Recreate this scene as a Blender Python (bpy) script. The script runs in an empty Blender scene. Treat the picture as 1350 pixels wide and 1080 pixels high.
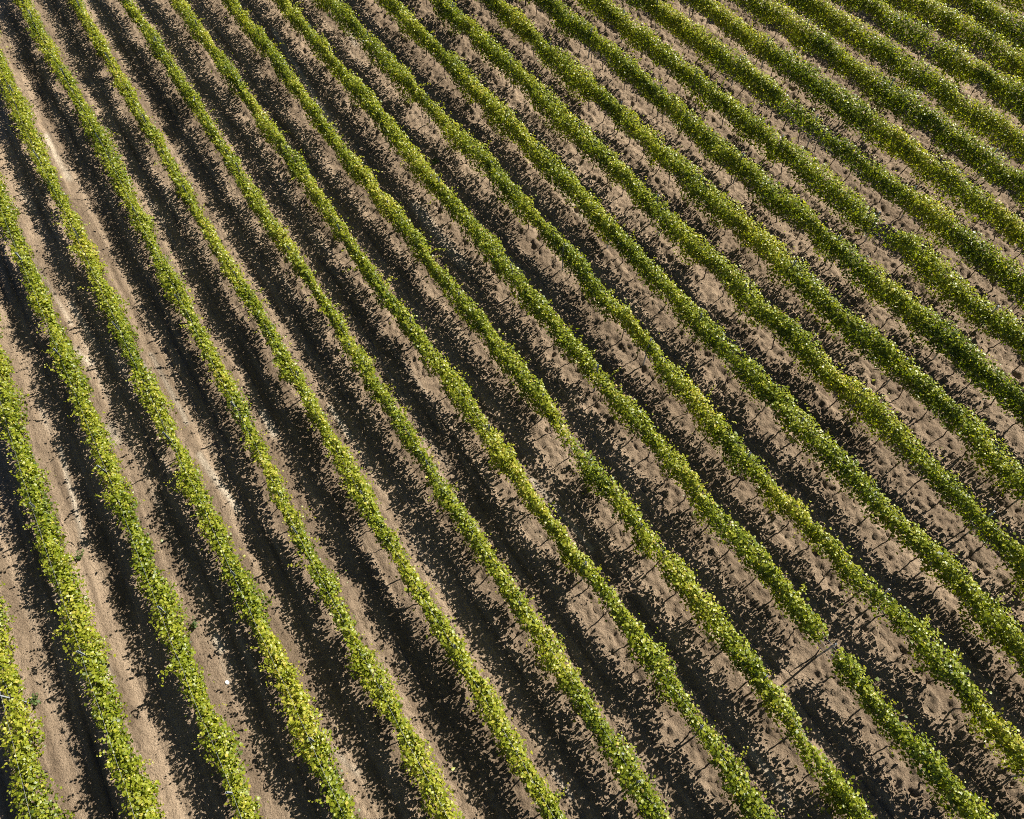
import bpy, math
import numpy as np
from mathutils import Matrix, Vector

rng = np.random.default_rng(20240917)
scene = bpy.context.scene
COL = scene.collection

# ---------------------------------------------------------------- layout (metres)
# Rows run along +Y and stand side by side along +X; the drone hovers at x = y = 0.
CAM_H = 24.62
ROW_X0 = -10.535
SPACING = 2.40
# how far each row strays from its straight line: (y, offset) along the row
ROW_TRACE = [
    [(8.4, 0.04), (9.4, 0.08), (10.8, 0.06), (13.0, 0.28)],
    [(6.8, 0.04), (7.9, 0.10), (9.1, 0.09), (10.4, 0.04), (11.8, 0.09), (13.8, -0.01), (16.5, -0.03), (18.6, 0.00), (20.8, -0.01), (23.8, 0.14)],
    [(5.4, 0.14), (7.1, 0.14), (8.8, 0.10), (10.6, 0.03), (12.6, 0.08), (14.6, 0.21), (14.9, 0.15), (17.0, 0.19), (19.1, 0.11), (22.1, 0.12), (25.4, 0.05), (28.9, 0.01), (31.0, -0.02), (33.8, -0.01)],
    [(4.2, 0.03), (6.4, 0.10), (7.8, 0.14), (9.3, 0.03), (11.0, -0.02), (13.1, 0.13), (13.4, 0.08), (16.0, 0.04), (18.6, -0.05), (21.1, -0.09), (24.1, -0.05), (27.4, -0.11), (27.9, -0.14), (31.5, -0.14), (34.0, -0.27), (36.9, -0.33), (40.4, -0.22), (44.2, -0.09)],
    [(2.7, -0.00), (4.1, -0.01), (5.7, -0.05), (7.2, -0.07), (8.8, -0.11), (9.7, -0.20), (11.9, -0.11), (14.2, -0.04), (16.8, 0.11), (19.4, 0.06), (22.0, 0.02), (25.6, 0.24), (26.3, 0.01), (30.4, 0.17), (34.5, 0.25), (39.8, 0.17), (44.5, -0.11), (49.8, -0.09)],
    [(1.0, 0.01), (2.3, 0.02), (3.7, 0.06), (5.2, 0.08), (6.4, -0.01), (7.7, -0.06), (8.7, 0.05), (9.8, -0.21), (10.7, -0.14), (12.4, -0.16), (14.0, -0.05), (15.6, -0.06), (17.8, 0.01), (19.9, -0.01), (22.1, 0.08), (24.8, -0.08), (29.2, -0.04), (32.7, -0.07), (37.8, -0.04), (43.1, -0.01), (48.1, 0.06)],
    [(-0.7, 0.11), (-0.0, 0.00), (0.9, -0.07), (1.9, 0.05), (3.2, 0.04), (4.5, 0.09), (5.8, 0.08), (7.1, 0.04), (8.3, -0.02), (8.9, -0.02), (10.4, -0.09), (12.0, -0.01), (13.6, -0.04), (15.3, 0.03), (17.1, -0.00), (19.1, -0.01), (20.7, 0.10), (22.6, 0.07), (25.2, 0.06), (28.9, 0.08), (32.6, 0.06), (37.0, 0.15), (41.6, 0.13), (46.5, 0.03)],
    [(-2.1, 0.01), (-1.0, 0.05), (0.1, -0.06), (1.2, 0.04), (1.6, 0.04), (2.9, 0.14), (4.0, 0.12), (5.4, 0.10), (7.2, -0.12), (9.1, -0.03), (10.7, -0.08), (12.4, -0.00), (13.8, -0.03), (15.4, 0.01), (17.1, -0.10), (19.1, -0.07), (21.2, -0.18), (23.9, -0.11), (24.6, -0.11), (28.9, 0.02), (32.8, 0.02), (36.8, 0.04), (40.7, -0.10), (44.9, 0.03)],
    [(-3.2, -0.15), (-2.6, -0.45), (-1.9, -0.24), (-1.3, 0.03), (-0.1, 0.07), (1.2, 0.01), (2.5, -0.00), (4.0, -0.07), (5.3, -0.07), (6.2, -0.00), (7.9, -0.11), (9.3, -0.08), (10.7, -0.25), (12.2, -0.03), (13.8, 0.00), (15.4, -0.10), (17.3, -0.15), (19.3, -0.24), (20.1, -0.08), (22.0, -0.19), (24.4, -0.03), (26.1, -0.20), (28.6, -0.26), (33.1, -0.12), (38.0, 0.05), (43.3, 0.02)],
    [(-5.1, 0.04), (-4.6, -0.02), (-3.7, -0.02), (-2.7, 0.10), (-1.6, 0.09), (-0.8, -0.05), (0.1, -0.14), (0.9, 0.09), (1.6, -0.12), (2.7, -0.09), (4.1, -0.08), (5.6, -0.12), (6.8, -0.23), (7.4, -0.20), (9.2, -0.03), (10.7, -0.10), (12.3, -0.09), (14.1, -0.16), (16.0, -0.14), (18.1, -0.16), (19.4, -0.08), (21.3, -0.15), (23.5, -0.16), (25.2, -0.09), (27.3, -0.04), (29.1, -0.16), (31.4, 0.06), (33.9, -0.10), (36.1, 0.08), (41.7, 0.07)],
    [(-4.9, -0.19), (-3.8, 0.11), (-2.9, 0.03), (-1.9, -0.03), (-0.8, -0.15), (-0.1, 0.13), (1.2, -0.02), (2.6, -0.12), (4.1, -0.18), (5.1, -0.24), (6.6, -0.33), (8.2, -0.35), (9.6, -0.34), (10.4, -0.16), (12.3, -0.09), (14.1, -0.10), (16.3, -0.01), (18.3, 0.13), (20.8, 0.22), (23.0, 0.30), (25.6, 0.21), (28.3, 0.02), (31.4, -0.10), (34.7, -0.26), (38.6, -0.27), (40.4, -0.33)],
    [(-3.1, -0.02), (-2.4, 0.16), (-1.6, 0.21), (-0.6, 0.22), (0.6, 0.12), (1.2, 0.12), (2.4, 0.04), (3.6, -0.19), (5.0, -0.14), (6.4, -0.23), (7.8, -0.03), (9.3, -0.21), (10.9, -0.16), (12.9, -0.11), (14.9, -0.11), (16.8, 0.13), (19.0, 0.00), (21.6, 0.17), (23.5, 0.25), (25.9, 0.26), (28.4, 0.12), (31.1, 0.10), (34.4, 0.18), (38.4, 0.16)],
    [(-1.3, -0.39), (-0.6, -0.08), (0.5, 0.16), (1.6, 0.11), (2.9, 0.02), (4.6, 0.30), (6.2, 0.12), (7.8, 0.17), (9.3, -0.06), (11.0, -0.09), (13.1, 0.09), (14.2, 0.17), (16.0, -0.03), (18.5, 0.09), (20.4, 0.05), (22.7, 0.10), (25.1, 0.07), (27.6, 0.09), (30.5, 0.15), (33.6, 0.22), (36.9, 0.08)],
    [(0.6, -0.20), (1.8, -0.04), (3.2, -0.01), (4.6, 0.16), (6.3, 0.13), (7.8, -0.04), (9.6, 0.11), (11.8, 0.04), (13.8, 0.19), (15.5, 0.01), (17.1, -0.01), (19.1, 0.08), (22.1, 0.22), (24.4, 0.12), (26.9, 0.17), (29.7, 0.17), (32.1, 0.16), (35.3, 0.10)],
    [(2.5, -0.01), (3.8, 0.31), (5.0, 0.27), (6.5, 0.18), (8.1, 0.02), (10.1, 0.09), (12.2, 0.24), (14.0, 0.17), (15.9, 0.04), (18.1, 0.14), (20.1, 0.11), (22.5, 0.23), (25.3, 0.27), (28.0, 0.23), (30.8, 0.15), (33.7, 0.01)],
    [(4.4, -0.04), (5.3, -0.09), (6.8, 0.03), (8.6, 0.13), (9.6, 0.26), (10.8, 0.26), (11.5, 0.17), (13.1, -0.00), (15.0, 0.03), (16.3, 0.08), (18.1, 0.09), (20.1, 0.02), (22.5, 0.00), (25.3, 0.09), (29.0, 0.01), (32.1, 0.02)],
    [(7.1, 0.14), (8.4, -0.11), (9.8, 0.13), (11.0, 0.22), (12.3, 0.15), (13.7, 0.11), (14.9, -0.25), (15.9, -0.19), (17.2, -0.18), (18.5, -0.21), (19.7, 0.31), (20.9, 0.27), (23.1, 0.16), (25.2, 0.12), (27.8, -0.06), (30.7, -0.22)],
    [(8.1, -0.14), (8.7, -0.12), (10.5, 0.07), (12.2, 0.11), (13.7, 0.11), (15.5, 0.04), (17.6, 0.09), (19.7, -0.05), (21.8, -0.13), (24.1, -0.22), (26.7, -0.14), (29.2, -0.34)],
    [(10.2, 0.13), (11.5, 0.14), (13.6, 0.12), (15.6, 0.02), (17.7, 0.04), (19.8, 0.02), (22.5, 0.23), (25.3, 0.08), (27.5, -0.25)],
    [(12.5, -0.24), (14.4, -0.26), (16.4, -0.10), (18.6, -0.15), (20.8, -0.07), (23.5, -0.07), (26.1, -0.51)],
    [(14.0, 0.05), (16.0, -0.08), (17.8, 0.06), (19.3, 0.11), (21.8, 0.04), (24.3, -0.31)],
    [(16.0, 0.14), (18.2, 0.22), (20.5, 0.15), (22.8, -0.34)],
    [(17.5, -0.19), (19.4, -0.20), (21.2, -0.39)],
    [(18.0, -0.20), (20.0, -0.20)],
]
NROWS = len(ROW_TRACE)
CORNERS = [(-2.13, 53.15), (46.94, 20.45), (12.81, -6.35), (-11.93, 9.36)]   # what the camera sees of the ground


# ---------------------------------------------------------------- noise helpers
def _hash(ix, iy, seed):
    h = (ix.astype(np.int64) * 374761393 + iy.astype(np.int64) * 668265263 + seed * 1442695041) & 0x7FFFFFFF
    h = ((h ^ (h >> 13)) * 1274126177) & 0x7FFFFFFF
    return ((h ^ (h >> 16)) & 0xFFFF) / 65535.0


def noise(x, y, seed=0):
    """smooth value noise in 0..1"""
    x = np.asarray(x, float); y = np.asarray(y, float)
    x, y = np.broadcast_arrays(x, y)
    fx = np.floor(x); fy = np.floor(y)
    tx = x - fx; ty = y - fy
    tx = tx * tx * (3 - 2 * tx); ty = ty * ty * (3 - 2 * ty)
    ix = fx.astype(np.int64); iy = fy.astype(np.int64)
    a = _hash(ix, iy, seed); b = _hash(ix + 1, iy, seed)
    c = _hash(ix, iy + 1, seed); d = _hash(ix + 1, iy + 1, seed)
    return (a + (b - a) * tx) * (1 - ty) + (c + (d - c) * tx) * ty


def fbm(x, y, seed=0, octaves=3):
    s = 0.0; amp = 1.0; tot = 0.0; f = 1.0
    for o in range(octaves):
        s = s + amp * noise(x * f + 17.3 * o, y * f - 9.1 * o, seed + o * 7)
        tot += amp; amp *= 0.5; f *= 2.03
    return s / tot


def sstep(a, b, x):
    t = np.clip((x - a) / (b - a), 0, 1)
    return t * t * (3 - 2 * t)


# ---------------------------------------------------------------- rows as smooth lines
ROWY = np.arange(-30.0, 75.0, 0.1)
ROWLINE = []
for i in range(NROWS):
    p = np.array(ROW_TRACE[i])
    v = np.interp(ROWY, p[:, 0], p[:, 1])
    k = np.exp(-0.5 * (np.arange(-60, 61) * 0.1 / 1.7) ** 2); k /= k.sum()
    v = 0.65 * np.convolve(np.pad(v, 60, mode='edge'), k, mode='valid')
    ROWLINE.append(v + ROW_X0 + SPACING * i)


def row_x(i, y):
    return np.interp(y, ROWY, ROWLINE[i])


def seen_range(x, pad):
    """y range that the camera sees of the line at x"""
    ys = []
    for (ax, ay), (bx, by) in zip(CORNERS, CORNERS[1:] + CORNERS[:1]):
        if (ax - x) * (bx - x) <= 0 and ax != bx:
            ys.append(ay + (by - ay) * (x - ax) / (bx - ax))
    if not ys:
        return None
    return min(ys) - pad, max(ys) + pad


# ---------------------------------------------------------------- ground height
def alley_coords(x):
    """index of the row on the left, offset from it (0..2.4), offset from the nearest row"""
    u = (x - ROW_X0) / SPACING
    k = np.floor(u)
    off = (u - k) * SPACING
    near = np.minimum(off, SPACING - off)
    return k, off, near


def tilled(x, y):
    """how freshly turned the soil is: smooth and wheeled at the left, broken up at the right"""
    k, off, near = alley_coords(x)
    t = sstep(-4.0, 14.0, x - 0.10 * (y - 15)) * 0.75
    t = t + 0.55 * (fbm(x * 0.22, y * 0.11, 91) - 0.5) + 0.25 * (_hash(k.astype(np.int64), np.zeros_like(k, dtype=np.int64), 5) - 0.5)
    return np.clip(t + 0.12, 0.05, 1.0)


def track_mask(x, y):
    k, off, near = alley_coords(x)
    kk = k * 37.7
    wob = 0.10 * (noise(kk, y * 0.25, 31) - 0.5)
    a = np.exp(-((off - 0.78 - wob) / 0.17) ** 2) + np.exp(-((off - 1.68 - wob) / 0.17) ** 2)
    return np.clip(a, 0, 1)


def ground_z(x, y, fine=True):
    k, off, near = alley_coords(x)
    t = tilled(x, y)
    tr = track_mask(x, y)
    z = 0.075 * np.exp(-(near / 0.34) ** 2) * (0.55 + 0.9 * noise(x * 0.8, y * 0.7, 3))          # bank along the vines
    z = z - 0.035 * tr * (0.5 + noise(k * 11.1, y * 0.4, 8)) * (1.1 - 0.6 * t)                    # wheel ruts
    z = z + 0.10 * (fbm(x * 0.25, y * 0.18, 12, 2) - 0.5)
    if fine:
        rough = np.clip(0.25 + 0.85 * t + 0.30 * np.exp(-(near / 0.45) ** 2) - 0.5 * tr * (1 - t), 0.12, 1.3)
        lumps = fbm(x * 3.1, y * 2.6, 21, 3) - 0.5
        clods = np.abs(noise(x * 6.2, y * 5.4, 41) - 0.5) * 2.0
        clods2 = noise(x * 10.5, y * 9.5, 47) - 0.5
        z = z + rough * (0.125 * lumps + 0.060 * (clods - 0.5) + 0.055 * clods2)
        crust = sstep(0.46, 0.60, noise(x * 7.3, y * 6.1, 141)) + 0.7 * sstep(0.52, 0.64, noise(x * 4.4 + 9, y * 3.6, 147))
        z = z + 0.060 * np.clip(rough - 0.05, 0.06, 1.1) * (crust - 0.6)
        pits = sstep(0.60, 0.80, noise(x * 4.6 + 3, y * 3.4, 83)) * sstep(0.40, 0.65, noise(x * 1.1, y * 0.9, 87))
        z = z - 0.075 * np.clip(rough - 0.25, 0, 1) * pits
        # combed lines left by the tines and tyres, drawn out along the alley
        z = z + 0.050 * (1.10 - t) * (fbm(x * 6.5, y * 0.40, 57, 2) - 0.5) * sstep(0.25, 0.6, near)
        # shrinkage cracks
        for s, o0 in ((61, 1.02), (66, 1.46)):
            path = o0 + 0.26 * (noise(k * 7.7, y * 0.35, s) - 0.5) + 0.07 * (noise(k * 3.1, y * 2.2, s + 1) - 0.5)
            on = sstep(0.66, 0.78, noise(k * 13.3 + 5, y * 0.16, s + 2))
            z = z - 0.085 * on * np.exp(-((off - path) / 0.045) ** 2)
    return z


def gz(x, y):
    return float(ground_z(np.array([x]), np.array([y]))[0])


# ---------------------------------------------------------------- mesh + object helpers
def mesh_np(name, verts, faces, mat, nv, smooth=False, attrs=None):
    """verts (N,3); faces (M,nv) - one mesh from numpy arrays"""
    me = bpy.data.meshes.new(name)
    verts = np.ascontiguousarray(verts, dtype=np.float32)
    faces = np.ascontiguousarray(faces, dtype=np.int32)
    me.vertices.add(len(verts)); me.vertices.foreach_set('co', verts.ravel())
    me.loops.add(faces.size); me.loops.foreach_set('vertex_index', faces.ravel())
    me.polygons.add(len(faces))
    me.polygons.foreach_set('loop_start', np.arange(0, faces.size, nv, dtype=np.int32))
    if smooth:
        me.polygons.foreach_set('use_smooth', np.ones(len(faces), dtype=bool))
    me.update(calc_edges=True)
    for an, av in (attrs or {}).items():
        a = me.attributes.new(an, 'FLOAT', 'POINT')
        a.data.foreach_set('value', np.ascontiguousarray(av, dtype=np.float32))
    me.materials.append(mat)
    return me


def link(name, data, parent=None, loc=(0, 0, 0), rot=(0, 0, 0), scale=(1, 1, 1)):
    o = bpy.data.objects.new(name, data)
    COL.objects.link(o)
    o.location = loc; o.rotation_euler = rot; o.scale = scale
    if parent is not None:
        o.parent = parent
    return o


def tag(o, label=None, category=None, group=None, kind=None):
    if label: o['label'] = label
    if category: o['category'] = category
    if group: o['group'] = group
    if kind: o['kind'] = kind
    return o


def tube(path, radii, sides=6, cap=True):
    """verts and quads of a tube through the path points"""
    path = np.asarray(path, float); n = len(path)
    tan = np.gradient(path, axis=0); tan /= np.linalg.norm(tan, axis=1)[:, None] + 1e-9
    ref = np.array([1.0, 0, 0]) if abs(tan[0][0]) < 0.9 else np.array([0, 1.0, 0])
    V = []
    for j in range(n):
        a = np.cross(tan[j], ref); a /= np.linalg.norm(a); b = np.cross(tan[j], a)
        for s in range(sides):
            th = 2 * math.pi * s / sides
            V.append(path[j] + radii[j] * (math.cos(th) * a + math.sin(th) * b))
    F = []
    for j in range(n - 1):
        for s in range(sides):
            s2 = (s + 1) % sides
            F.append((j * sides + s, j * sides + s2, (j + 1) * sides + s2, (j + 1) * sides + s))
    V = np.array(V); 
    if cap:
        c = len(V); V = np.vstack([V, path[-1] + tan[-1] * radii[-1] * 0.4])
        for s in range(sides):
            F.append(((n - 1) * sides + s, (n - 1) * sides + (s + 1) % sides, c, c))
    return V, F


def tubes_mesh(name, tubes, mat, smooth=True):
    me = bpy.data.meshes.new(name)
    V = []; F = []
    for v, f in tubes:
        o = len(V)
        V.extend(map(tuple, v))
        for q in f:
            q = [i + o for i in q]
            F.append(q[:3] if q[2] == q[3] else q)
    me.from_pydata(V, [], F)
    me.materials.append(mat)
    if smooth:
        me.polygons.foreach_set('use_smooth', np.ones(len(me.polygons), dtype=bool))
    me.update()
    return me


# ---------------------------------------------------------------- materials
def new_mat(name):
    m = bpy.data.materials.new(name); m.use_nodes = True
    nt = m.node_tree
    for n in list(nt.nodes):
        nt.nodes.remove(n)
    out = nt.nodes.new('ShaderNodeOutputMaterial')
    return m, nt, out


def node(nt, kind, **kw):
    n = nt.nodes.new(kind)
    for k, v in kw.items():
        if k.startswith('i_'):
            n.inputs[k[2:].replace('_', ' ')].default_value = v
        else:
            setattr(n, k, v)
    return n


def ramp(nt, stops):
    r = nt.nodes.new('ShaderNodeValToRGB')
    e = r.color_ramp.elements
    while len(e) < len(stops):
        e.new(0.5)
    for el, (p, c) in zip(e, stops):
        el.position = p; el.color = (*c, 1)
    return r


def soil_material():
    m, nt, out = new_mat('vineyard_soil')
    L = nt.links.new
    tc = node(nt, 'ShaderNodeTexCoord')
    big = node(nt, 'ShaderNodeTexNoise', i_Scale=0.55, i_Detail=4.0, i_Roughness=0.6)
    mid = node(nt, 'ShaderNodeTexNoise', i_Scale=5.0, i_Detail=5.0, i_Roughness=0.65)
    fine = node(nt, 'ShaderNodeTexNoise', i_Scale=34.0, i_Detail=3.0, i_Roughness=0.7)
    for n in (big, mid, fine):
        L(tc.outputs['Object'], n.inputs['Vector'])
    base = ramp(nt, [(0.30, (0.175, 0.127, 0.083)), (0.50, (0.232, 0.172, 0.114)), (0.72, (0.285, 0.215, 0.145))])
    mx = node(nt, 'ShaderNodeMath', operation='ADD'); 
    m1 = node(nt, 'ShaderNodeMath', operation='MULTIPLY'); m1.inputs[1].default_value = 0.45
    m2 = node(nt, 'ShaderNodeMath', operation='MULTIPLY'); m2.inputs[1].default_value = 0.55
    L(big.outputs['Fac'], m1.inputs[0]); L(mid.outputs['Fac'], m2.inputs[0])
    L(m1.outputs[0], mx.inputs[0]); L(m2.outputs[0], mx.inputs[1]); L(mx.outputs[0], base.inputs['Fac'])
    # pale, dusty and chalky ground along the wheel tracks
    pale = node(nt, 'ShaderNodeAttribute', attribute_name='pale')
    pn = node(nt, 'ShaderNodeMath', operation='MULTIPLY_ADD')
    L(mid.outputs['Fac'], pn.inputs[0]); pn.inputs[1].default_value = 1.1; pn.inputs[2].default_value = -0.55
    pa = node(nt, 'ShaderNodeMath', operation='ADD', use_clamp=True)
    L(pale.outputs['Fac'], pa.inputs[0]); L(pn.outputs[0], pa.inputs[1])
    pm = node(nt, 'ShaderNodeMath', operation='MULTIPLY', use_clamp=True)
    L(pa.outputs[0], pm.inputs[0]); L(pale.outputs['Fac'], pm.inputs[1])
    mixp = node(nt, 'ShaderNodeMix', data_type='RGBA')
    L(pm.outputs[0], mixp.inputs['Factor']); L(base.outputs['Color'], mixp.inputs[6]); mixp.inputs[7].default_value = (0.37, 0.31, 0.23, 1)
    # crumbs and grit
    grit = ramp(nt, [(0.30, (0.62, 0.60, 0.58)), (0.48, (1, 1, 1)), (0.74, (1.25, 1.22, 1.2))])
    L(fine.outputs['Fac'], grit.inputs['Fac'])
    mul = node(nt, 'ShaderNodeMix', data_type='RGBA', blend_type='MULTIPLY'); mul.inputs['Factor'].default_value = 1.0
    L(mixp.outputs[2], mul.inputs[6]); L(grit.outputs['Color'], mul.inputs[7])
    sa = node(nt, 'ShaderNodeAttribute', attribute_name='streak')
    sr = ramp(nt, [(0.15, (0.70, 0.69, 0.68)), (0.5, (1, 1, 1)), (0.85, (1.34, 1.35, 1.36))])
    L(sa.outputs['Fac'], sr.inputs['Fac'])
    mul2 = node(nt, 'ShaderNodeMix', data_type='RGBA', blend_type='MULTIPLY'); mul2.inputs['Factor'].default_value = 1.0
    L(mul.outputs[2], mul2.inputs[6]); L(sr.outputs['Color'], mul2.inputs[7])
    bump = node(nt, 'ShaderNodeBump', i_Strength=1.0, i_Distance=0.14)
    hb = node(nt, 'ShaderNodeTexNoise', i_Scale=15.0, i_Detail=6.0, i_Roughness=0.68)
    L(tc.outputs['Object'], hb.inputs['Vector']); L(hb.outputs['Fac'], bump.inputs['Height'])
    p = node(nt, 'ShaderNodeBsdfPrincipled', i_Roughness=0.95)
    p.inputs['Specular IOR Level'].default_value = 0.15
    L(mul2.outputs[2], p.inputs['Base Color']); L(bump.outputs['Normal'], p.inputs['Normal'])
    L(p.outputs[0], out.inputs['Surface'])
    return m


def leaf_material(name, stops, rough=0.42, trans=0.38, spec=0.5):
    m, nt, out = new_mat(name)
    L = nt.links.new
    at = node(nt, 'ShaderNodeAttribute', attribute_name='tint')
    r = ramp(nt, stops)
    L(at.outputs['Fac'], r.inputs['Fac'])
    p = node(nt, 'ShaderNodeBsdfPrincipled', i_Roughness=rough)
    p.inputs['Specular IOR Level'].default_value = spec
    L(r.outputs['Color'], p.inputs['Base Color'])
    hs = node(nt, 'ShaderNodeMix', data_type='RGBA', blend_type='MULTIPLY'); hs.inputs['Factor'].default_value = 1.0
    L(r.outputs['Color'], hs.inputs[6]); hs.inputs[7].default_value = (1.6, 1.6, 0.55, 1)
    t = node(nt, 'ShaderNodeBsdfTranslucent'); L(hs.outputs[2], t.inputs['Color'])
    mix = node(nt, 'ShaderNodeMixShader'); mix.inputs[0].default_value = trans
    L(p.outputs[0], mix.inputs[1]); L(t.outputs[0], mix.inputs[2]); L(mix.outputs[0], out.inputs['Surface'])
    return m


def rough_material(name, c0, c1, scale, rough=0.85, metal=0.0, bump=0.4, stretch=(1, 1, 1)):
    m, nt, out = new_mat(name)
    L = nt.links.new
    tc = node(nt, 'ShaderNodeTexCoord'); mp = node(nt, 'ShaderNodeMapping'); mp.inputs['Scale'].default_value = stretch
    L(tc.outputs['Object'], mp.inputs['Vector'])
    n = node(nt, 'ShaderNodeTexNoise', i_Scale=scale, i_Detail=4.0); L(mp.outputs[0], n.inputs['Vector'])
    r = ramp(nt, [(0.3, c0), (0.7, c1)]); L(n.outputs['Fac'], r.inputs['Fac'])
    p = node(nt, 'ShaderNodeBsdfPrincipled', i_Roughness=rough, i_Metallic=metal)
    L(r.outputs['Color'], p.inputs['Base Color'])
    b = node(nt, 'ShaderNodeBump', i_Strength=bump, i_Distance=0.02); L(n.outputs['Fac'], b.inputs['Height']); L(b.outputs['Normal'], p.inputs['Normal'])
    L(p.outputs[0], out.inputs['Surface'])
    return m


def tint_material(name, stops, rough=0.9):
    m, nt, out = new_mat(name)
    at = node(nt, 'ShaderNodeAttribute', attribute_name='tint')
    r = ramp(nt, stops); nt.links.new(at.outputs['Fac'], r.inputs['Fac'])
    p = node(nt, 'ShaderNodeBsdfPrincipled', i_Roughness=rough)
    p.inputs['Specular IOR Level'].default_value = 0.2
    nt.links.new(r.outputs['Color'], p.inputs['Base Color']); nt.links.new(p.outputs[0], out.inputs['Surface'])
    return m


M_SOIL = soil_material()
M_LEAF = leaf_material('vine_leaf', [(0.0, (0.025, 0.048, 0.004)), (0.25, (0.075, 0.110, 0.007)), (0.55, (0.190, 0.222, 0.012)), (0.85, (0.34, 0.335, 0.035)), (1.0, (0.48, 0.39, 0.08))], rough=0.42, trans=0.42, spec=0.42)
M_WEED = leaf_material('weed_leaf', [(0.0, (0.045, 0.085, 0.022)), (1.0, (0.11, 0.15, 0.04))], rough=0.6, trans=0.3, spec=0.3)
M_BARK = rough_material('vine_bark', (0.045, 0.033, 0.026), (0.11, 0.085, 0.066), 30, stretch=(1, 1, 0.15))
M_CANE = rough_material('vine_cane', (0.10, 0.075, 0.035), (0.17, 0.14, 0.06), 20)
M_STEEL = rough_material('galvanised_steel', (0.26, 0.28, 0.30), (0.40, 0.42, 0.44), 14, rough=0.5, metal=0.35, bump=0.1)
M_WIRE = rough_material('trellis_wire', (0.22, 0.23, 0.24), (0.34, 0.35, 0.36), 14, rough=0.5, metal=0.5, bump=0.0)
M_CLOD = tint_material('soil_clod', [(0.0, (0.13, 0.092, 0.066)), (0.6, (0.215, 0.158, 0.113)), (1.0, (0.30, 0.23, 0.165))])
M_PEBBLE = tint_material('pale_pebble', [(0.0, (0.36, 0.29, 0.22)), (0.7, (0.52, 0.45, 0.37)), (1.0, (0.72, 0.68, 0.62))], 0.7)
M_STONE = rough_material('pale_stone', (0.55, 0.52, 0.47), (0.80, 0.78, 0.74), 9, rough=0.7)
M_LITTER = tint_material('dry_leaf', [(0.0, (0.20, 0.11, 0.06)), (0.5, (0.36, 0.25, 0.14)), (1.0, (0.52, 0.44, 0.30))], 0.7)


# ---------------------------------------------------------------- ground sheet
def axis(lo, hi, step, far):
    core = np.arange(lo, hi + step, step)
    s = step; left = []; x = lo
    while x > -far:
        s *= 1.22; x -= s; left.append(x)
    s = step; right = []; x = core[-1]
    while x < far:
        s *= 1.22; x += s; right.append(x)
    return np.array(left[::-1] + list(core) + right)


# chalky strips worn pale by wheels: (x, y far end, x, y near end, half width, strength)
PALE_TRACKS = [(6.95, 10.2, 7.2, 6.9, 0.10, 1.0), (11.7, 23.0, 12.0, 18.7, 0.16, 1.0), (11.9, 21.2, 11.95, 18.5, 0.10, 1.0), (-2.9, 23.2, -2.8, 19.3, 0.09, 0.9),
               (-2.9, 17.7, -2.5, 14.9, 0.11, 1.0), (-3.3, 22.9, -3.4, 19.4, 0.07, 0.9), (-0.2, 18.2, -0.2, 17.1, 0.13, 0.9), (7.5, -0.9, 7.5, -2.5, 0.10, 0.9),
               (2.1, 17.0, 2.2, 15.4, 0.10, 0.8), (-5.5, 25.0, -5.1, 24.1, 0.20, 0.9), (-4.9, 27.7, -4.6, 24.6, 0.15, 0.7), (-5.3, 20.7, -5.3, 20.0, 0.25, 0.9),
               (-7.2, 20.8, -7.5, 16.5, 0.10, 0.8), (10.1, 24.9, 10.1, 20.5, 0.22, 0.9), (13.6, 40.0, 13.3, 37.5, 0.15, 0.8), (10.1, 41.4, 9.3, 31.8, 0.14, 0.9),
               (-8.1, 11.9, -8.05, 11.3, 0.16, 1.0), (-4.8, 10.95, -4.8, 10.5, 0.13, 1.0), (-3.0, 39.3, -2.9, 35.5, 0.16, 0.8), (-3.0, 5.8, -2.7, 4.9, 0.10, 0.7),
               (17.0, 12.2, 17.2, 9.6, 0.18, 0.7), (16.9, 25.5, 16.1, 19.9, 0.22, 0.6), (-0.6, 28.0, -0.6, 26.6, 0.09, 0.7), (2.2, 1.8, 2.3, 1.0, 0.07, 0.9),
               (-5.6, 31.0, -5.2, 26.5, 0.10, 0.6), (-1.0, 12.0, -0.9, 9.0, 0.07, 0.6), (4.2, 12.5, 4.3, 9.5, 0.08, 0.5)]


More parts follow.
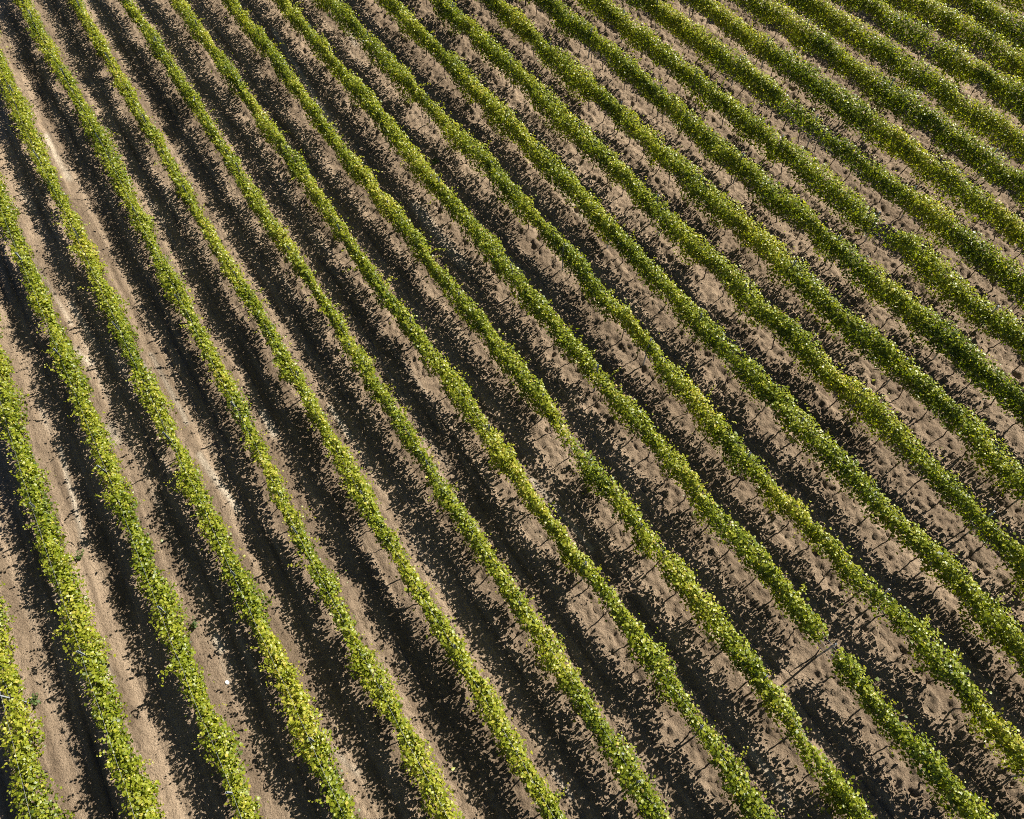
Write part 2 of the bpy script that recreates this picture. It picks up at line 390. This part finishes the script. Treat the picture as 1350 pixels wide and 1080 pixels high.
def build_ground():
    xs = axis(-14.0, 49.0, 0.056, 420.0)
    ys = axis(-9.0, 55.0, 0.064, 420.0)
    X, Y = np.meshgrid(xs, ys)
    x = X.ravel(); y = Y.ravel()
    core = (x > -15) & (x < 50) & (y > -10) & (y < 56)
    z = np.where(core, 0.0, 0.10 * (fbm(x * 0.25, y * 0.18, 12, 2) - 0.5))
    z[core] = ground_z(x[core], y[core])
    pale = np.zeros_like(x)
    xc, yc = x[core], y[core]
    k, off, near = alley_coords(xc)
    t = tilled(xc, yc)
    tr = track_mask(xc, yc)
    streak = fbm(xc * 2.6 + k * 3.3, yc * 0.16 + k * 9.7, 71, 3)
    patch = fbm(xc * 0.55, yc * 0.28 + k * 4.1, 77, 3)
    p = sstep(0.50, 0.68, streak) * sstep(0.45, 0.62, patch) * tr
    p = p + 0.5 * sstep(0.64, 0.78, patch) * sstep(0.5, 0.9, near) * sstep(0.42, 0.6, streak)
    pl = 0.55 * np.clip(p * (1.25 - 0.55 * t), 0, 1)
    for ax, ay, bx, by, wd, am in PALE_TRACKS:
        s = np.clip((ay - yc) / (ay - by), 0, 1)
        dist = np.hypot(xc - (ax + (bx - ax) * s) - 0.05 * (noise(yc * 1.3, ax * 7.0, 181) - 0.5), np.maximum(0, np.maximum(yc - ay, by - yc)) * 0.8)
        pl = np.maximum(pl, am * np.exp(-(dist / (1.3 * wd)) ** 2) * (0.75 + 0.8 * fbm(xc * 5.0, yc * 0.9 + ax, 187)))
    pale[core] = np.clip(pl, 0, 1)
    streaks = np.full_like(x, 0.5)
    streaks[core] = np.clip(0.5 + (fbm(xc * 5.5 + 0.4 * noise(xc, yc * 0.3, 160), yc * 0.22 + k * 2.7, 161, 3) - 0.5) * 1.5 * (1.15 - 0.6 * t)
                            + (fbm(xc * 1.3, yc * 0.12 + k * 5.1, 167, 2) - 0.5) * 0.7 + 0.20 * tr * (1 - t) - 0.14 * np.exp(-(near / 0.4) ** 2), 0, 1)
    nx, ny = len(xs), len(ys)
    idx = np.arange(nx * ny).reshape(ny, nx)
    F = np.stack([idx[:-1, :-1], idx[:-1, 1:], idx[1:, 1:], idx[1:, :-1]], -1).reshape(-1, 4)
    me = mesh_np('ground', np.stack([x, y, z], 1), F, M_SOIL, 4, smooth=True, attrs={'pale': pale, 'streak': streaks})
    return tag(link('ground', me), kind='structure')


build_ground()


# ---------------------------------------------------------------- loose lumps on the ground
def in_view(x, y, pad=2.0):
    inside = np.ones(len(x), bool)
    c = CORNERS
    for (ax, ay), (bx, by) in zip(c, c[1:] + c[:1]):          # clockwise
        nx_, ny_ = (by - ay), -(bx - ax)
        L = math.hypot(nx_, ny_)
        d = ((x - ax) * nx_ + (y - ay) * ny_) / L
        inside &= d < pad
    return inside


def lumps(name, x, y, size, tint, mat, flat=0.7, sink=0.25):
    n = len(x)
    z = ground_z(x, y)
    o = np.array([[1, 0, 0], [0, 1, 0], [-1, 0, 0], [0, -1, 0], [0.55, 0.5, 0.75], [-0.5, 0.45, 0.8], [0.05, -0.6, 0.85]])
    f = np.array([[0, 1, 4], [1, 5, 4], [1, 2, 5], [2, 3, 6], [2, 6, 5], [3, 0, 6], [0, 4, 6], [4, 5, 6]])
    jit = 1 + 0.35 * (rng.random((n, 7, 3)) - 0.5) * 2
    v = o[None] * jit
    v[:, :4, 2] = -0.35
    a = rng.random(n) * 2 * math.pi
    sx = size * (0.8 + 0.5 * rng.random(n)); sy = size * (0.8 + 0.5 * rng.random(n)); sz = size * flat * (0.7 + 0.6 * rng.random(n))
    vx = v[..., 0] * sx[:, None]; vy = v[..., 1] * sy[:, None]; vz = v[..., 2] * sz[:, None]
    ca, sa = np.cos(a)[:, None], np.sin(a)[:, None]
    P = np.stack([x[:, None] + ca * vx - sa * vy, y[:, None] + sa * vx + ca * vy, z[:, None] + vz - sink * 0.1 * size[:, None]], -1).reshape(-1, 3)
    F = (f[None] + 7 * np.arange(n)[:, None, None]).reshape(-1, 3)
    me = mesh_np(name, P, F, mat, 3, attrs={'tint': np.repeat(tint, 7)})
    return tag(link(name, me), kind='stuff')


def scatter(n, weight):
    x = rng.uniform(-14, 49, n); y = rng.uniform(-9, 55, n)
    ok = in_view(x, y); x, y = x[ok], y[ok]
    w = weight(x, y)
    keep = rng.random(len(x)) < w
    return x[keep], y[keep]


def clod_weight(x, y):
    k, off, near = alley_coords(x)
    t = tilled(x, y)
    w = 0.16 + 0.75 * t * (0.4 + 0.6 * np.exp(-(near / 0.6) ** 2)) + 0.18 * np.exp(-(near / 0.35) ** 2)
    w = w * (0.35 + 1.1 * sstep(0.38, 0.62, fbm(x * 0.9, y * 0.8, 101)))
    return np.clip(w, 0, 1)


cx, cy = scatter(260000, clod_weight)
sz = np.clip(rng.lognormal(math.log(0.021), 0.45, len(cx)), 0.010, 0.06)
bx_, by_ = scatter(70000, lambda x, y: np.clip(0.60 + clod_weight(x, y) * 0.9, 0, 1))
cx = np.concatenate([cx, bx_]); cy = np.concatenate([cy, by_])
sz = np.concatenate([sz, np.clip(rng.lognormal(math.log(0.038), 0.45, len(bx_)), 0.02, 0.13)])
tag(lumps('soil_clods', cx, cy, sz, rng.beta(2.2, 2.2, len(cx)), M_CLOD, 0.95),
    'brown clods of broken soil scattered over the ground between the vine rows', 'soil clods')
px, py = scatter(9000, lambda x, y: np.clip(0.12 + 0.9 * sstep(0.5, 0.7, fbm(x * 0.35, y * 0.3, 131)), 0, 1) * (1 - 0.55 * tilled(x, y)))
tag(lumps('pebbles', px, py, np.clip(rng.lognormal(math.log(0.017), 0.4, len(px)), 0.010, 0.05), rng.beta(1.6, 2.0, len(px)), M_PEBBLE, 0.6),
    'pale pebbles strewn over the bare soil between the vine rows', 'pebbles')


# ---------------------------------------------------------------- leaves
LEAF = np.array([[0, 0.0, 0], [-0.36, 0.10, 0.10], [-0.52, 0.55, 0.16], [0, 1.0, -0.10], [0.52, 0.55, 0.16], [0.36, 0.10, 0.10], [0, 0.5, 0.0]])
LEAF_F = np.array([[0, 6, 2, 1], [6, 3, 2, 2], [0, 5, 4, 6], [6, 4, 3, 3]])
LEAF_Q = np.array([[0, 6, 2, 1], [0, 5, 4, 6], [6, 4, 3, 2]])


def leaves_mesh(name, C, N, size, tint, mat, droop=None):
    """C centres, N unit normals, size, tint -> one mesh of folded five-cornered leaf blades"""
    n = len(C)
    # blade direction: downhill within the leaf plane, jittered
    down = np.array([0, 0, -1.0])[None] + 0.9 * rng.normal(size=(n, 3))
    t = down - (down * N).sum(1)[:, None] * N
    t /= np.linalg.norm(t, axis=1)[:, None] + 1e-9
    b = np.cross(N, t)
    v = LEAF[None] * (1 + 0.16 * rng.normal(size=(n, 7, 3)))
    v[..., 1] -= 0.5
    fold = (0.4 + 1.3 * rng.random(n))[:, None]
    P = C[:, None] + size[:, None, None] * (v[..., 0:1] * b[:, None] + v[..., 1:2] * t[:, None] + (v[..., 2] * fold)[..., None] * N[:, None])
    F = (LEAF_Q[None] + 7 * np.arange(n)[:, None, None]).reshape(-1, 4)
    return mesh_np(name, P.reshape(-1, 3), F, mat, 4, attrs={'tint': np.repeat(tint, 7)})


# thin spots and breaks in the hedge: (row, y, half length, how much foliage is lost 0..1)
GAPS = [(9, 0.12, 0.50, 0.97), (10, 0.35, 0.8, 0.55), (7, 0.4, 1.1, 0.55), (8, 10.1, 1.0, 0.80), (8, -1.7, 1.1, 0.72), (8, -5.2, 1.4, 0.95),
        (8, -4.4, 0.55, 0.9), (15, 11.5, 0.7, 0.90), (16, 19.4, 1.1, 0.80), (16, 17.3, 0.9, 0.75), (16, 15.2, 0.5, 0.5), (20, 19.4, 0.5, 0.85), (9, 11.9, 0.6, 0.55),
        (10, 11.6, 0.8, 0.5), (11, 10.0, 0.8, 0.5), (4, 9.3, 0.5, 0.5), (0, 11.9, 0.5, 0.8), (2, 11.5, 0.8, 0.35), (12, 0.0, 1.0, 0.5),
        (8, 5.2, 0.4, 0.8), (5, 9.6, 0.5, 0.4), (14, 28.5, 0.8, 0.5), (13, 22.0, 0.7, 0.4), (17, 10.0, 0.9, 0.35)]


# overall breadth of each hedge
WIDTH = [1.2, 1.42, 1.08, 1.22, 1.12, 1.0, 1.0, 0.98, 0.98, 1.0, 1.08, 1.1, 1.1, 1.12, 1.15, 1.15, 1.1, 1.2, 1.2, 1.2, 1.25, 1.3, 1.3, 1.3]
# long shoots that sprawl out of the hedge: (row, y, side, reach)
SPRAYS = [(10, -1.0, 1, 0.75), (10, -1.25, 1, 0.7), (10, -2.1, 1, 0.7), (10, -2.2, 1, 0.5), (1, 15.1, 1, 0.5), (1, 12.3, 1, 0.55), (1, 12.4, 1, 0.45),
          (1, 13.1, -1, 0.6), (1, 8.2, 1, 0.7), (1, 8.3, 1, 0.5), (0, 11.4, 1, 0.5), (0, 11.5, 1, 0.4), (2, 10.1, -1, 0.7), (3, 8.2, 1, 0.55), (3, 8.0, 1, 0.5),
          (4, 12.7, 1, 0.6), (9, 1.75, 1, 0.7), (16, 18.0, 1, 0.5), (6, 14.4, 1, 0.5), (12, 6.0, 1, 0.5), (13, 3.0, 1, 0.5), (5, 22.0, 1, 0.5)]


def vigour(i, y):
    """0..1.3 : how full the canopy is along the row"""
    v = 0.62 + 0.75 * (fbm(y * 0.55, i * 5.3, 201, 2)) 
    v = v + 0.30 * (noise(y * 1.05, i * 9.1, 207) - 0.5)
    # rows near the lower right corner are weaker
    for r, gy, hl, s in GAPS:
        if r == i:
            v = v * (1 - s * np.exp(-((y - gy) / hl) ** 4))
    return np.clip(v, 0.0, 1.35)


def canopy(i, y0, y1):
    """leaf centres, normals, sizes and tints for row i"""
    per_m = 760
    n = int((y1 - y0) * per_m * 1.35)
    y = rng.uniform(y0, y1, n)
    v = vigour(i, y)
    keep = rng.random(n) < np.clip(0.12 * (v > 0.1) + v * 0.72, 0, 1)
    y = y[keep]; v = v[keep]; n = len(y)
    vn = noise(y * 1.0 + i * 13.7, i * 3.3, 211)                        # each vine bulges by itself
    half = (0.16 + 0.11 * v) * (0.45 + 1.10 * vn) * WIDTH[i]
    top = 1.22 + 0.34 * sstep(1.0, 9.0, float(i)) + 0.15 * v + 0.26 * (noise(y * 0.9, i * 4.4, 219) - 0.5) + 0.12 * (noise(y * 3.0, i * 2.2, 223) - 0.5)
    bot = 0.56 - 0.14 * v + 0.85 * (noise(y * 1.05, i * 6.6, 227) - 0.5)
    sway = 0.16 * (noise(y * 0.8, i * 7.9, 229) - 0.5) + 0.08 * (noise(y * 2.4, i * 1.9, 233) - 0.5)
    th = rng.uniform(0, 2 * math.pi, n)
    # fewer leaves on the belly of the hedge
    flip = (np.sin(th) < -0.6) & (rng.random(n) < 0.35)
    th = np.where(flip, -th, th)
    r = rng.uniform(0.0, 1.0, n) ** 0.62
    lump = 0.35 + 1.30 * fbm(y * 3.4 + 2.4 * np.cos(th), i * 8.8 + 1.9 * np.sin(th), 241, 2)
    ct, st = np.cos(th), np.sin(th)
    ex = np.sign(ct) * np.abs(ct) ** 0.75; ez = np.sign(st) * np.abs(st) ** 0.75
    mid = 0.5 * (top + bot); hh = 0.5 * (top - bot)
    x = row_x(i, y) + sway + half * r * lump * ex
    z = mid + hh * r * (0.72 + 0.36 * lump) * ez
    # a few loose leaves hang out of the hedge
    out = rng.random(n) < 0.06
    x = x + out * rng.normal(0, 0.14, n); z = z + out * rng.normal(0, 0.12, n)
    C = np.stack([x, y, z], 1)
    N = np.stack([0.95 * ct, np.zeros(n), 0.75 * st + 0.55], 1) + 0.55 * rng.normal(size=(n, 3))
    size = np.clip(rng.normal(0.074, 0.018, n), 0.035, 0.12)
    size = size * (1.30 - 0.32 * r)
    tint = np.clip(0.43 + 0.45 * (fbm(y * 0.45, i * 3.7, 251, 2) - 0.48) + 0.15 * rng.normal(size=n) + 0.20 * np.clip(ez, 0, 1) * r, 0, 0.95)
    parts = [(C, N, size, tint)]
    # shoots that poke up and out of the top and sides
    ns = int((y1 - y0) * 5.0)
    sy = rng.uniform(y0, y1, ns); sv = vigour(i, sy); sy = sy[rng.random(ns) < np.clip(sv * 0.85 + 0.1, 0, 1)]
    for yy in sy:
        v1 = float(vigour(i, np.array([yy]))[0])
        side = rng.choice([-1, 1]); a = rng.uniform(0.1, 1.35)
        d = np.array([side * math.sin(a), rng.normal(0, 0.45), math.cos(a) * 0.8]); d /= np.linalg.norm(d)
        Ln = rng.uniform(0.12, 0.42) * (0.6 + 0.5 * v1)
        if rng.random() < 0.07: Ln *= 2.0
        m = max(3, int(Ln / 0.042))
        s = np.linspace(0, 1, m)
        p0 = np.array([float(row_x(i, yy)) + side * 0.12, yy, 1.25 + 0.32 * math.cos(a)])
        P = p0 + d * Ln * s[:, None]; P[:, 2] -= 0.18 * Ln * s ** 2 * (1 + abs(math.sin(a)))
        P += rng.normal(0, 0.030, (m, 3))
        NN = np.array([0, 0, 0.9]) + 0.7 * rng.normal(size=(m, 3))
        parts.append((P, NN, (0.092 - 0.045 * s) * rng.uniform(0.8, 1.2, m), np.clip(0.55 + 0.3 * s + 0.1 * rng.normal(size=m), 0, 0.96)))
    for si, sy_, side, reach in SPRAYS:
        if si != i: continue
        for rep in range(2):
            m = int(reach / 0.026); s = np.linspace(0, 1, m)
            yy = sy_ + rng.normal(0, 0.10)
            P = np.stack([float(row_x(i, yy)) + side * (0.08 + reach * s), yy + rng.normal(0, 0.22) * s, 1.35 + 0.18 * np.sin(s * 2.4) - 0.25 * s * s], 1)
            P += rng.normal(0, 0.035, (m, 3))
            parts.append((P, np.array([0, 0, 0.9]) + 0.7 * rng.normal(size=(m, 3)), (0.095 - 0.045 * s) * rng.uniform(0.8, 1.2, m), np.clip(0.5 + 0.3 * s + 0.1 * rng.normal(size=m), 0, 0.96)))
    if i == 8:                                                           # the low bushy clump near the end of this row
        m = 420
        P = np.array([float(row_x(8, -3.15)), -3.15, 0.75]) + rng.normal(size=(m, 3)) * np.array([0.26, 0.30, 0.26])
        P[:, 2] = np.maximum(P[:, 2], 0.2)
        parts.append((P, np.array([0.2, 0, 0.6]) + 0.7 * rng.normal(size=(m, 3)), rng.uniform(0.06, 0.11, m), np.clip(0.40 + 0.14 * rng.normal(size=m), 0, 1)))
    # dangling sprays under the hedge on either side
    nd = int((y1 - y0) * 0.8)
    for yy in rng.uniform(y0, y1, nd):
        if float(vigour(i, np.array([yy]))[0]) < 0.35: continue
        side = rng.choice([-1, 1]); m = rng.integers(4, 10); s = np.linspace(0, 1, m)
        P = np.stack([float(row_x(i, yy)) + side * (0.14 + 0.16 * s), yy + rng.normal(0, 0.12) * s, 1.0 - 0.45 * s], 1) + rng.normal(0, 0.035, (m, 3))
        NN = np.stack([side * np.ones(m), np.zeros(m), 0.4 * np.ones(m)], 1) + 0.6 * rng.normal(size=(m, 3))
        parts.append((P, NN, rng.uniform(0.05, 0.095, m), np.clip(0.35 + 0.16 * rng.normal(size=m), 0, 1)))
    C = np.concatenate([p[0] for p in parts]); N = np.concatenate([p[1] for p in parts])
    size = np.concatenate([p[2] for p in parts]); tint = np.concatenate([p[3] for p in parts])
    old = rng.random(len(C)) < 0.008                                     # a few yellowing leaves
    tint[old] = rng.uniform(0.92, 1.0, old.sum())
    N /= np.linalg.norm(N, axis=1)[:, None]
    return C, N, size, tint


# ---------------------------------------------------------------- trunks, posts, wires
def trunk_mesh(seed, canes=True):
    r = np.random.default_rng(seed)
    h = 0.74
    zz = np.linspace(-0.06, h, 8)
    lean = r.normal(0, 0.05, 2)
    path = np.stack([lean[0] * zz + np.cumsum(r.normal(0, 0.010, 8)), lean[1] * zz * 2 + np.cumsum(r.normal(0, 0.016, 8)), zz], 1)
    rad = np.linspace(0.024, 0.015, 8) * (1 + 0.18 * r.normal(size=8)); rad[0] *= 1.3; rad[-1] *= 1.25
    T = [tube(path, rad, 7)]
    for s in (-1, 1):                                                    # the two arms laid along the wire
        L = r.uniform(0.32, 0.48)
        t = np.linspace(0, 1, 6)
        arm = path[-1] + np.stack([r.normal(0, 0.02) * t, s * L * t, 0.05 * np.sin(t * 2.6) + 0.02 * r.normal(size=6) * t], 1)
        T.append(tube(arm, np.linspace(0.016, 0.010, 6), 6))
    nb = sum(sum(1 for _ in f) for _, f in T)
    if canes:
        for c in range(6):
            t = np.linspace(0, 1, 4)
            p = np.stack([path[-1][0] + r.normal(0, 0.09) * t, path[-1][1] + r.uniform(-0.40, 0.40) + r.normal(0, 0.12) * t, 0.75 + t * r.uniform(0.4, 0.85)], 1)
            T.append(tube(p, [0.006, 0.0055, 0.005, 0.004], 4))
    me = tubes_mesh('vine_trunk', T, M_BARK)
    me.materials.append(M_CANE)
    for k in range(nb, len(me.polygons)):
        me.polygons[k].material_index = 1
    return me


TRUNKS = [trunk_mesh(300 + s) for s in range(8)]
BARE_TRUNKS = [trunk_mesh(320 + s, False) for s in range(3)]


def post_mesh():
    """galvanised rolled steel post: an open channel with lips, and wire notches bent out of its edges"""
    h = 1.74
    prof = np.array([[-0.012, 0.020], [-0.024, 0.020], [-0.024, 0.024], [0.024, 0.024], [0.024, 0.020], [0.012, 0.020]])  # lips are set below
    prof = np.array([[-0.014, -0.026], [-0.027, -0.026], [-0.022, 0.022], [0.022, 0.022], [0.027, -0.026], [0.014, -0.026],
                     [0.014, -0.022], [0.023, -0.022], [0.018, 0.018], [-0.018, 0.018], [-0.023, -0.022], [-0.014, -0.022]])
    n = len(prof); V = []; F = []
    for z in (-0.3, h):
        V += [(p[0], p[1], z) for p in prof]
    for s in range(n):
        F.append((s, (s + 1) % n, n + (s + 1) % n, n + s))
    for a, b, c, d in ((0, 1, 10, 11), (1, 2, 9, 10), (2, 3, 8, 9), (3, 4, 7, 8), (4, 5, 6, 7)):
        F.append((n + a, n + b, n + c, n + d))
    for k, z in enumerate(np.arange(0.70, 1.70, 0.10)):                  # notches
        for s in (-1, 1):
            o = len(V)
            V += [(s * 0.024, -0.008, z), (s * 0.034, -0.004, z + 0.018), (s * 0.034, 0.004, z + 0.018), (s * 0.024, 0.008, z)]
            F.append((o, o + 1, o + 2, o + 3))
    me = bpy.data.meshes.new('trellis_post'); me.from_pydata(V, [], F); me.materials.append(M_STEEL); me.update()
    return me


POST = post_mesh()
POST_Y0, POST_STEP = 0.32, 5.86

LABELS = {
    0: 'short stretch of vine row in the bottom left corner, first along the bottom edge',
    1: 'wide sunlit yellowish vine row, second along the bottom edge from the left corner',
    2: 'vine row with a pale leaning post jutting out near a small weed, lower left',
    3: 'vine row with a white stone lying just left of it, fourth along bottom edge',
    4: 'vine row fifth along the bottom edge, leftmost of those reaching the top edge',
    5: 'vine row sixth along the bottom edge, second from the left along top edge',
    6: 'vine row seventh along the bottom edge, third from the left along top edge',
    7: 'vine row eighth along the bottom edge, with a bare post and long shadow there',
    8: 'vine row thinning at one grey post and ending low in a bushy clump',
    9: 'vine row broken by a leafless gap with one bare post near bottom right',
    10: 'vine row with long sprawling shoots, meeting the right edge nearest the bottom right corner',
    11: 'green vine row meeting the right edge second from the bottom right corner',
    12: 'green vine row meeting the right edge third from the bottom right corner',
    13: 'green vine row meeting the right edge fourth from the bottom right corner',
    14: 'green vine row meeting the right edge fifth from the bottom right corner',
    15: 'vine row with a short gap at a bare post, directly below the patchy row',
    16: 'patchy thin vine row with dark soil showing through its leaves in upper right',
    17: 'full green vine row directly above the patchy thin row in the upper right',
    18: 'full green vine row second above the patchy thin row in the upper right',
    19: 'full green vine row fifth from top right corner, below the row with a hole',
    20: 'dark green vine row broken by a small dark hole, fourth from top right corner',
    21: 'dense dark green vine row third from the top right corner',
    22: 'dense dark green vine row second from the top right corner',
    23: 'tiny piece of green vine row right in the top right corner',
}

for i in range(NROWS):
    xr = ROW_X0 + SPACING * i
    rg = seen_range(min(max(xr, -11.9), 46.9), 3.0)
    y0, y1 = rg
    if i == 23: y0, y1 = 15.5, 24.5
    ymid = 0.5 * (y0 + y1)
    base = link('vine_row', None, loc=(float(row_x(i, ymid)), ymid, 0))
    tag(base, LABELS[i], 'vine row', 'parallel rows of vines across the field')
    off = -np.array([float(row_x(i, ymid)), ymid, 0])
    C, N, size, tint = canopy(i, y0, y1)
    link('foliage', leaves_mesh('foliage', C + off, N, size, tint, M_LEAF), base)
    # one vine every metre or so
    yy = y0 + 0.3
    while yy < y1 - 0.2:
        yt = yy + rng.normal(0, 0.10)
        xt = float(row_x(i, yt)) + rng.normal(0, 0.035)
        o = link('trunk', TRUNKS[rng.integers(8)] if float(vigour(i, np.array([yt]))[0]) > 0.3 else BARE_TRUNKS[rng.integers(3)], base, (xt + off[0], yt + off[1], gz(xt, yt)), (rng.normal(0, 0.06), rng.normal(0, 0.06), rng.normal(0, 0.12) + (math.pi if rng.random() < 0.5 else 0)))
        o.scale = (1, 1, rng.uniform(0.92, 1.06))
        yy += rng.uniform(0.95, 1.12)
    k0 = math.ceil((y0 - POST_Y0) / POST_STEP); k1 = math.floor((y1 - POST_Y0) / POST_STEP)
    for k in range(k0, k1 + 1):
        yp = POST_Y0 + POST_STEP * k + rng.normal(0, 0.08)
        xp = float(row_x(i, yp))
        link('trellis_post', POST, base, (xp + off[0], yp + off[1], gz(xp, yp)), (rng.normal(0, 0.035), rng.normal(0, 0.035), rng.normal(0, 0.2)))
    for hz in (0.76, 1.12, 1.52):
        ws = np.arange(y0, y1 + 0.01, 0.75)
        path = np.stack([row_x(i, ws) + off[0] + 0.01 * rng.normal(size=len(ws)), ws + off[1], hz - 0.02 * np.abs(np.sin((ws - POST_Y0) * math.pi / POST_STEP))], 1)
        link('wire', tubes_mesh('wire', [tube(path, [0.0028] * len(ws), 4)], M_WIRE), base)


# ---------------------------------------------------------------- single stones and weeds
def stone(x, y, s, label, seed, flat=0.55):
    import bmesh
    r = np.random.default_rng(seed)
    bm = bmesh.new(); bmesh.ops.create_icosphere(bm, subdivisions=3, radius=1.0)
    d = r.normal(size=(5, 3)); d /= np.linalg.norm(d, axis=1)[:, None]; c = r.uniform(0.62, 0.85, 5)
    for v in bm.verts:
        p = np.array(v.co)
        for dd, cc in zip(d, c):                                        # broken facets
            k = p @ dd
            if k > cc: p = p - dd * (k - cc) * 0.85
        v.co = p * np.array([s, s * 0.8, s * flat]) * (1 + 0.03 * r.normal())
    me = bpy.data.meshes.new('stone'); bm.to_mesh(me); bm.free(); me.materials.append(M_STONE)
    o = link('stone', me, loc=(x, y, gz(x, y) + s * flat * 0.5), rot=(0, 0, r.uniform(0, 6)))
    return tag(o, label, 'stone', 'pale stones on the soil')


stone(-5.0, 9.43, 0.085, 'bright white stone on bare soil beside a vine row at lower left', 1)


def weed(x, y, h, spread, n, label, seed, lean=(0, 0)):
    r = np.random.default_rng(seed)
    base = link('weed', None, loc=(x, y, gz(x, y)))
    tag(base, label, 'weed', 'weeds on the open soil')
    T = []; C = []; S = []
    for k in range(max(3, n // 9)):
        a = r.uniform(0, 2 * math.pi); rr = spread * math.sqrt(r.random())
        t = np.linspace(0, 1, 5); hh = h * r.uniform(0.6, 1.0)
        p = np.stack([(math.cos(a) * rr + lean[0]) * t, (math.sin(a) * rr + lean[1]) * t, hh * t - 0.02], 1)
        T.append(tube(p, np.linspace(0.005, 0.002, 5), 4))
        for s in r.uniform(0.15, 1.0, 9):
            C.append(np.array([np.interp(s, t, p[:, j]) for j in range(3)]) + r.normal(0, 0.03, 3)); S.append(r.uniform(0.04, 0.085))
    C = np.array(C); C[:, 2] = np.maximum(C[:, 2], 0.015)
    N = np.array([0, 0, 0.8]) + 0.6 * r.normal(size=(len(C), 3)); N /= np.linalg.norm(N, axis=1)[:, None]
    link('stem', tubes_mesh('stem', T, M_CANE), base)
    link('leaves', leaves_mesh('leaves', C, N, np.array(S), r.random(len(C)), M_WEED), base)
    return base


weed(-5.25, 11.65, 0.32, 0.18, 60, 'small upright weed on bare soil just right of a pale leaning post', 11, (0.05, 0.1))
weed(12.26, 26.88, 0.22, 0.20, 110, 'dark green leafy weed growing on the pale track in the upper middle of the field', 12)
weed(-10.25, 12.1, 0.30, 0.32, 90, 'sprawling grey-green weed at the left edge beside the first vine row', 13)
weed(-7.75, 16.1, 0.35, 0.22, 70, 'thin weed standing on bare soil right of the second vine row', 14, (0.15, 0))


# ---------------------------------------------------------------- camera
cam = bpy.data.cameras.new('camera')
cam.sensor_width = 36.0; cam.sensor_fit = 'HORIZONTAL'
cam.lens = 1000.0 / 1350.0 * 36.0
cam.clip_start = 0.5; cam.clip_end = 2000
co = bpy.data.objects.new('camera', cam); COL.objects.link(co)
right = Vector((0.84453, -0.53535, -0.01305)); up = Vector((0.46049, 0.71357, 0.52798)); fwd = Vector((0.27335, 0.45190, -0.84915))
M = Matrix((right, up, -fwd)).transposed().to_4x4()
M.translation = Vector((0, 0, CAM_H))
co.matrix_world = M
scene.camera = co

# ---------------------------------------------------------------- daylight
SUN_EL = math.radians(43.5); SUN_AZ = math.radians(88.5)                  # azimuth clockwise from +Y
w = bpy.data.worlds.new('World'); scene.world = w; w.use_nodes = True
nt = w.node_tree
bg = nt.nodes['Background']
sky = nt.nodes.new('ShaderNodeTexSky'); sky.sky_type = 'NISHITA'; sky.sun_disc = False
sky.air_density = 0.55; sky.dust_density = 0.15; sky.ozone_density = 1.5
sky.sun_elevation = SUN_EL; sky.sun_rotation = SUN_AZ
nt.links.new(sky.outputs['Color'], bg.inputs['Color'])
bg.inputs['Strength'].default_value = 0.05
sun = bpy.data.lights.new('sun', 'SUN'); sun.energy = 5.0; sun.angle = math.radians(0.53); sun.color = (1.0, 0.945, 0.86)
so = bpy.data.objects.new('sun', sun); COL.objects.link(so)
d = Vector((math.sin(SUN_AZ) * math.cos(SUN_EL), math.cos(SUN_AZ) * math.cos(SUN_EL), math.sin(SUN_EL)))
so.rotation_euler = d.to_track_quat('Z', 'Y').to_euler()
so.location = (20, 10, 40)

scene.view_settings.view_transform = 'Standard'
scene.view_settings.look = 'None'
scene.view_settings.exposure = 1.3
scene.view_settings.gamma = 1.0
scene.cycles.use_denoising = False
scene.cycles.filter_width = 0.95
scene.cycles.max_bounces = 5
scene.cycles.diffuse_bounces = 1
scene.cycles.transmission_bounces = 4
